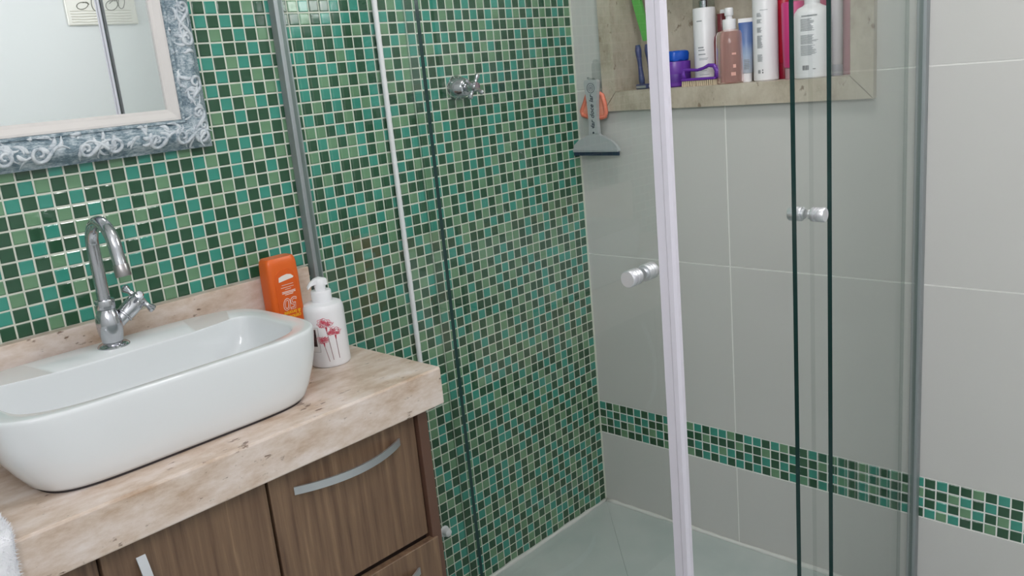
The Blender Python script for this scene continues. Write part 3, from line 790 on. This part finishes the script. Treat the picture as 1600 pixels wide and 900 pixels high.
bm = NB(); lathe(bm, [(.0130, 0), (.0130, .0004), (.0118, .0004), (.0118, 0)], (X0, -.075, 1.236), (-1, 0, 0), 24, caps=False); lathe(bm, [(.0080, 0), (.0080, .0004), (.0072, .0004), (.0072, 0)], (X0, -.075, 1.236), (-1, 0, 0), 20, caps=False)
for k in range(3): box(bm, X0 - .0004, X0, -.0787 + k * .003, -.0780 + k * .003, 1.2320, 1.2400)
link('printed_emblem', bm, INK, sq)
for zz in (1.134, 1.120): link('rivet', lathe(NB(), [(.0028, 0), (.0028, .0006), (0, .0008)], (X0, -.0745, zz), (-1, 0, 0), 16), INK, sq)
sq.location = sq.location + Vector((-.012, -.0093, 0))
hk.location = hk.location + Vector((0, -.006, 0))
CORAL = mat('coral_plastic', (232, 128, 104), .35)
cr = thing('coral_scraper', 'coral plastic loop handle hanging behind the squeegee', 'scraper', (-.008, -.075, 1.13))
cp = [(-.060, 1.225), (-.048, 1.200), (-.034, 1.176), (-.037, 1.166), (-.052, 1.161), (-.075, 1.159), (-.100, 1.157), (-.112, 1.160), (-.116, 1.170), (-.113, 1.195), (-.107, 1.215), (-.085, 1.228), (-.060, 1.225)]
link('loop_handle', tube(NB(), [(-.0235, a, b) for a, b in cp], .0058, 10), CORAL, cr, True)
link('loop_web', prism(cp[:-1], -.0245, -.0215), mat('coral_light', (236, 152, 128), .35), cr)
cr.location.x = -.0235
for ch in cr.children: ch.matrix_parent_inverse = world_of(cr).inverted()

# ================================================================== PRODUCTS IN THE NICHE  (sill z = 1.221)
ZS = 1.2212
TXT = mat('print_grey', (150, 154, 158), .5); TXTD = mat('print_charcoal', (70, 74, 80), .5)
CAMP = Vector((-1.88, -1.53, 0))
def facing(p):
    d = CAMP - Vector((p[0], p[1], 0)); d.normalize(); return d, Vector((d.y, -d.x, 0)) * -1   # toward viewer, right on screen
def curved_lines(parent, p, r, rows, m, ex=1, name='printed_text'):
    """rows: (u0,u1,z0,z1) strips wrapped on a round bottle of radius r at p"""
    d, rt_ = facing(p); a0 = math.atan2(d.y, d.x)
    bm = NB()
    for u0, u1, z0, z1 in rows:
        N = 5; lo = []; hi = []
        for i in range(N + 1):
            a = a0 + (u0 + (u1 - u0) * i / N) / r
            q = Vector((p[0] + (r + .0003) * math.cos(a), p[1] + (r + .0003) * math.sin(a), 0))
            lo.append(bm.verts.new(q + Vector((0, 0, z0)))); hi.append(bm.verts.new(q + Vector((0, 0, z1))))
        for i in range(N): bm.faces.new((lo[i], lo[i + 1], hi[i + 1], hi[i]))
    link(name, bm, m, parent)
def lines(z0, n, step, u0, u1, h, rj):
    return [(u0, u1 - rj.uniform(0, .35) * (u1 - u0), z0 - k * step, z0 - k * step + h) for k in range(n)]
rj = random.Random(4)
def bottle(name, label, cat, p, prof, m, n=36, ex=1, ey=1, part='bottle_body', group='toiletries in the wall niche', xdir=None):
    t = thing(name, label, cat, (p[0], p[1], ZS), group)
    link(part, lathe(NB(), prof, (p[0], p[1], ZS), n=n, ex=ex, ey=ey, xdir=xdir), m, t, True, 35)
    return t
# two navy razors and the green brush at the left
NAVY = mat('navy_plastic', (62, 68, 112), .35); GRN = mat('lime_plastic', (96, 176, 84), .35)
def razor(x, y, tilt, label):
    t = thing('razor', label, 'razor', (x, y, ZS), 'navy razors in the niche')
    pts = [(x, y + tilt * k, ZS + .012 + .0125 * k) for k in range(9)]
    link('razor_handle', tube(NB(), pts, [.0072, .0080, .0070, .0060, .0058, .0064, .0078, .0086, .0060], 12), NAVY, t, True)
    link('razor_head', mkbox(x - .006, x + .006, y - .018, y + .018, ZS, ZS + .013, .003), NAVY, t)
    link('razor_blade', mkbox(x - .0075, x - .006, y - .015, y + .015, ZS + .003, ZS + .009), ALU, t)
razor(.045, -.188, .0010, 'navy razor with a clear gap before the stone corner, leftmost in the niche')
razor(.055, -.212, .0012, 'navy razor half hidden by the white door seal')
gb = thing('bath_brush', 'lime green brush hanging in the left corner of the niche above the razors', 'brush', (.060, -.178, 1.345), 'toiletries in the wall niche')
bm = NB(); loft(bm, [[Vector((.060 + a * .005, b * w_ + o_, z)) for a, b in ((-1, -1), (1, -1), (1, 1), (-1, 1))] for z, w_, o_ in ((1.342, .0085, -.199), (1.36, .0105, -.196), (1.40, .0120, -.186), (1.44, .0125, -.176), (1.50, .0120, -.166), (1.545, .008, -.160))])
link('brush_handle', bm, GRN, gb)
link('hanging_loop', tube(NB(), [(.060, -.160, 1.540), (.060, -.166, 1.552), (.060, -.160, 1.5598), (.060, -.154, 1.552), (.060, -.160, 1.540)], .002, 6), GRN, gb, True)
bm = NB()
for i in range(9):
    for j in range(3): tube(bm, [(.065, -.187 + i * .0025 + j * .006, 1.39 + i * .014), (.078, -.187 + i * .0025 + j * .006, 1.39 + i * .014)], .0018, 5)
link('bristle_block', bm, mat('bristle_lime', (150, 205, 130), .6), gb)
# purple jar with blue lid
PURP = mat('purple_plastic', (104, 52, 160), .25); BLUE = mat('royal_blue_plastic', (20, 84, 190), .3)
pj = bottle('cosmetic_jar', 'purple jar with a crumpled royal blue lid beside the white seal', 'jar', (.050, -.287, 0), [(0, 0), (.034, 0), (.037, .003), (.0385, .030), (.039, .060), (.0385, .062), (.030, .063), (0, .063)], PURP)
bm = NB(); rb = random.Random(2)
loft(bm, [[Vector((.050 + (r + .0018 * math.sin(a * 9 + z * 300)) * math.cos(a), -.287 + (r + .0018 * math.sin(a * 9 + z * 300)) * math.sin(a), ZS + .0632 + z)) for a in [2 * math.pi * i / 48 for i in range(48)]] for r, z in ((.033, 0), (.0345, .004), (.0350, .018), (.033, .023), (.024, .0255), (.010, .0245))])
link('jar_lid', bm, BLUE, pj, True, 60)
link('jar_band', lathe(NB(), [(.0383, .012), (.0389, .018), (.0389, .026), (.0385, .032)], (.050, -.287, ZS), n=36, caps=False), mat('purple_label', (84, 38, 140), .3), pj, True)
# purple nail brush
nb = thing('nail_brush', 'purple nail brush with open handle and cream bristles in front of the jars', 'brush', (.012, -.382, ZS), 'toiletries in the wall niche')
link('brush_base', mkbox(.000, .024, -.428, -.334, ZS + .013, ZS + .0195, .002), PURP, nb)
hp = [(.012, -.337, ZS + .017), (.012, -.334, ZS + .030), (.012, -.338, ZS + .040), (.012, -.350, ZS + .0395), (.012, -.375, ZS + .0375), (.012, -.392, ZS + .041), (.012, -.406, ZS + .0465), (.012, -.420, ZS + .0450), (.012, -.428, ZS + .034), (.012, -.427, ZS + .017)]
link('brush_handle', tube(NB(), hp, [.007, .0058, .005, .0038, .0036, .0038, .0045, .0056, .006, .006], 10), PURP, nb, True)
bm = NB()
for i in range(16):
    for j in range(4):
        yy = -.424 + i * .0058; xx = .003 + j * .006
        tube(bm, [(xx, yy, ZS + .014), (xx + rb.uniform(-.001, .001), yy + rb.uniform(-.001, .001), ZS)], [.0017, .0022], 5)
link('bristles', bm, mat('bristle_cream', (206, 190, 164), .8), nb)
# tall white bottle with clear cap
tb = bottle('spray_bottle', 'tall slim white bottle with clear cap over a silver nozzle', 'bottle', (.070, -.364, 0), [(0, 0), (.026, 0), (.0275, .002), (.0275, .180), (.0265, .183), (.020, .184), (0, .184)], WPLAST)
link('nozzle', lathe(NB(), [(.012, .184), (.012, .200), (.009, .202), (.009, .218), (0, .219)], (.070, -.364, ZS), n=24), CHROME, tb, True, 40)
link('clear_cap', lathe(NB(), [(.0262, .1845), (.0262, .236), (.025, .239), (0, .240)], (.070, -.364, ZS), n=32), CLEAR, tb, True, 40)
curved_lines(tb, (.070, -.364), .0275, [(-.020, -.006, ZS + .151, ZS + .1535), (-.018, -.004, ZS + .088, ZS + .091), (-.018, -.002, ZS + .082, ZS + .0845), (-.018, .000, ZS + .072, ZS + .0745), (-.016, .006, ZS + .063, ZS + .0642), (-.016, .004, ZS + .060, ZS + .0612), (-.016, .006, ZS + .038, ZS + .0392), (-.016, .002, ZS + .034, ZS + .0352), (-.016, .008, ZS + .024, ZS + .025)], TXT)
# dark red bottle behind
DRED = mat('maroon_plastic', (112, 44, 48), .3)
drb = bottle('shampoo_bottle', 'maroon bottle half hidden behind the pink pump bottle', 'bottle', (.086, -.402, 0), [(0, 0), (.022, 0), (.023, .003), (.023, .100), (.020, .112), (.012, .118), (.010, .122), (.010, .165), (0, .166)], DRED)
# pink translucent pump bottle
PINKT = mat('rose_translucent', (206, 162, 154), .12, **{'Transmission Weight': .55, 'IOR': 1.35})
pk = bottle('pump_bottle', 'rose translucent pump bottle with white pump head', 'bottle', (.038, -.450, 0), [(0, 0), (.031, 0), (.0335, .003), (.0335, .045), (.0325, .090), (.0315, .112), (.028, .120), (.017, .124), (.013, .126), (0, .126)], PINKT)
link('pump_collar', lathe(NB(), [(.0155, .1245), (.0158, .127), (.0158, .146), (.0150, .148), (.008, .1485), (.008, .158), (0, .158)], (.038, -.450, ZS), n=28), WPLAST, pk, True, 35)
bm = NB(); lathe(bm, [(.010, .156), (.0105, .158), (.0105, .171), (.009, .174), (0, .1745)], (.038, -.450, ZS), n=24)
hd = Vector((.3, .95, 0)).normalized(); sd = Vector((0, 0, 1)).cross(hd); q = Vector((.038, -.450, ZS + .168))
loft(bm, [[q + hd * t + sd * a * .005 + Vector((0, 0, b * .004)) for a, b in ((-1, -1), (1, -1), (1, 1), (-1, 1))] for t in (0, .024)]); bmesh.ops.recalc_face_normals(bm, faces=bm.faces)
link('pump_head', bm, WPLAST, pk, True, 35)
curved_lines(pk, (.038, -.450), .0337, [(.004, .014, ZS + .066, ZS + .0705), (.006, .013, ZS + .036, ZS + .044), (.001, .012, ZS + .018, ZS + .026)], mat('print_rose', (224, 172, 160), .5))
# blue tube standing on its cap
BT = mat('blue_tube', (74, 104, 160), .35)
tcn = nd(BT, 'ShaderNodeTexCoord'); sp = nd(BT, 'ShaderNodeSeparateXYZ'); lk(BT, tcn.outputs['Object'], sp.inputs[0])
mr = nd(BT, 'ShaderNodeMapRange'); mr.inputs['From Min'].default_value = ZS + .02; mr.inputs['From Max'].default_value = ZS + .14; lk(BT, sp.outputs['Z'], mr.inputs['Value'])
lk(BT, ramp(BT, mr.outputs[0], [(0.0, (186, 194, 206)), (.35, (160, 178, 204)), (.6, (98, 124, 174)), (1, (66, 96, 158))]), base(BT))
tu = thing('cream_tube', 'blue cream tube with white crimped end standing on its cap', 'tube', (.050, -.487, ZS), 'toiletries in the wall niche')
pd, prt = facing((.05, -.487)); tp = Vector((.050, -.487, 0))
def ov(a_, b_, z): return [tp + prt * (a_ * math.cos(t)) + pd * (b_ * math.sin(t)) + Vector((0, 0, ZS + z)) for t in [2 * math.pi * i / 28 for i in range(28)]]
link('tube_body', loft(NB(), [ov(.0125, .0125, .0205), ov(.0135, .0135, .023), ov(.0145, .011, .08), ov(.0165, .006, .12), ov(.0175, .0018, .137)]), BT, tu, True, 60)
link('crimp', loft(NB(), [ov(.0178, .0016, .1365), ov(.0178, .0014, .146)]), WPLAST, tu)
link('tube_cap', loft(NB(), [ov(.0115, .0115, 0), ov(.012, .012, .020)]), WPLAST, tu, True, 40)
curved_lines(tu, (.050, -.487), .0142, [(-.007, .006 - rj.uniform(0, .004), ZS + .05 - k * .004, ZS + .0518 - k * .004) for k in range(6)], TXT)
# tall white bottle 2
wb = bottle('conditioner_bottle', 'tall white bottle with columns of small grey print beside the red bottle', 'bottle', (.046, -.538, 0), [(0, 0), (.026, 0), (.0285, .003), (.0285, .195), (.027, .205), (.024, .208), (.024, .245), (0, .246)], WPLAST)
curved_lines(wb, (.046, -.538), .0285, [(-.012, .006, ZS + .158, ZS + .159)] + lines(ZS + .152, 7, .0013, -.020, -.007, .0007, rj) + lines(ZS + .138, 7, .0013, -.020, -.007, .0007, rj) + lines(ZS + .120, 9, .0013, -.020, -.007, .0007, rj) + lines(ZS + .102, 22, .0013, -.020, -.006, .0007, rj) + lines(ZS + .060, 12, .0014, -.020, -.006, .0007, rj), TXT)
curved_lines(wb, (.046, -.538), .0286, [(-.019 + k * .0011, -.0184 + k * .0011, ZS + .018, ZS + .026) for k in range(6)] + [(-.009, -.0065, ZS + .018, ZS + .0215), (-.009, -.0065, ZS + .024, ZS + .0265)], TXTD, name='printed_barcode')
# red bottle
REDM = mat('crimson_plastic', (186, 34, 58), .3)
rb_ = bottle('shampoo_bottle', 'crimson bottle on a dark red cap between the white and pink bottles', 'bottle', (.090, -.563, 0), [(.0178, .037), (.0185, .040), (.0195, .08), (.0202, .14), (.0202, .22), (.018, .23), (0, .231)], REDM)
link('bottle_cap', lathe(NB(), [(0, 0), (.0175, 0), (.0182, .002), (.0182, .035), (.017, .037), (0, .037)], (.090, -.563, ZS), n=30), mat('dark_red_cap', (150, 26, 52), .35), rb_, True, 35)
# magenta bottle
MAG = mat('magenta_plastic', (206, 62, 128), .3)
mg = bottle('shampoo_bottle', 'magenta pink bottle behind the first glass edge of the open door', 'bottle', (.046, -.607, 0), [(.021, .026), (.0235, .030), (.0255, .09), (.0262, .165), (.025, .168), (.016, .170), (0, .170)], MAG)
link('bottle_cap', lathe(NB(), [(0, 0), (.019, 0), (.0198, .002), (.0198, .024), (.018, .026), (0, .026)], (.046, -.607, ZS), n=30), mat('rose_cap', (186, 150, 158), .35), mg, True, 35)
pk2 = bottle('lotion_bottle', 'dark pink topped bottle behind the white lotion bottle', 'bottle', (.094, -.650, 0), [(0, 0), (.017, 0), (.0175, .002), (.0175, .20), (.015, .206), (0, .207)], mat('dusky_pink', (196, 96, 128), .35))
# white lotion bottle with wide shoulders, in front
wl = bottle('lotion_bottle', 'white lotion bottle with rounded shoulders and printed back label', 'bottle', (.022, -.662, 0), [(0, 0), (.036, 0), (.039, .003), (.040, .010), (.040, .126), (.038, .140), (.031, .150), (.020, .155), (.0165, .158), (.0165, .190), (.015, .192), (0, .192)], WPLAST, ex=1, ey=1)
curved_lines(wl, (.022, -.662), .040, [(-.024, .010, ZS + .132, ZS + .1345)] + lines(ZS + .126, 12, .0022, -.026, .004, .0012, rj) + lines(ZS + .092, 9, .0022, -.026, .012, .0012, rj) + lines(ZS + .070, 10, .0022, -.026, .010, .0012, rj), TXT)
curved_lines(wl, (.022, -.662), .0402, [(-.022 + k * .0018, -.0209 + k * .0018, ZS + .019, ZS + .029) for k in range(8)] + [(.000, .006, ZS + .020, ZS + .0215)], TXTD, name='printed_barcode')
# two pale bottles at the right end
pb = bottle('shampoo_bottle', 'pale silver bottle on a grey cap near the right end of the niche', 'bottle', (.055, -.703, 0), [(.0105, .024), (.0115, .027), (.0123, .09), (.0125, .22), (.011, .23), (0, .231)], mat('pale_silver_plastic', (206, 200, 206), .35))
link('bottle_cap', lathe(NB(), [(0, 0), (.0118, 0), (.0124, .002), (.0124, .022), (.011, .024), (0, .024)], (.055, -.703, ZS), n=30), mat('grey_cap', (150, 150, 160), .35), pb, True, 35)
mv = thing('carton', 'mauve carton against the right side of the niche', 'carton', (.093, -.707, ZS), 'toiletries in the wall niche')
link('carton_body', mkbox(.076, .110, -.724, -.690, ZS, ZS + .225, .0012, 1), mat('mauve_card', (188, 128, 140), .5), mv)
link('carton_flap', mkbox(.077, .109, -.723, -.691, ZS + .225, ZS + .2262), mat('mauve_card_edge', (204, 150, 160), .5), mv)

# ================================================================== CEILING LAMP
lampo = thing('ceiling_lamp', 'round white flush ceiling lamp', 'lamp', (-.70, -.85, ZC))
link('lamp_base', lathe(NB(), [(.19, 0), (.19, -.02), (.18, -.03), (0, -.03)], lampo.location, n=40), WPLAST, lampo, True, 35)
EM = bpy.data.materials.new('lamp_diffuser'); EM.use_nodes = True
b = EM.node_tree.nodes['Principled BSDF']; b.inputs['Emission Color'].default_value = (1, .97, .95, 1); b.inputs['Emission Strength'].default_value = 19
link('lamp_diffuser', lathe(NB(), [(.172, -.0305), (.168, -.050), (.14, -.066), (.08, -.076), (0, -.079)], lampo.location, n=40), EM, lampo, True, 60)
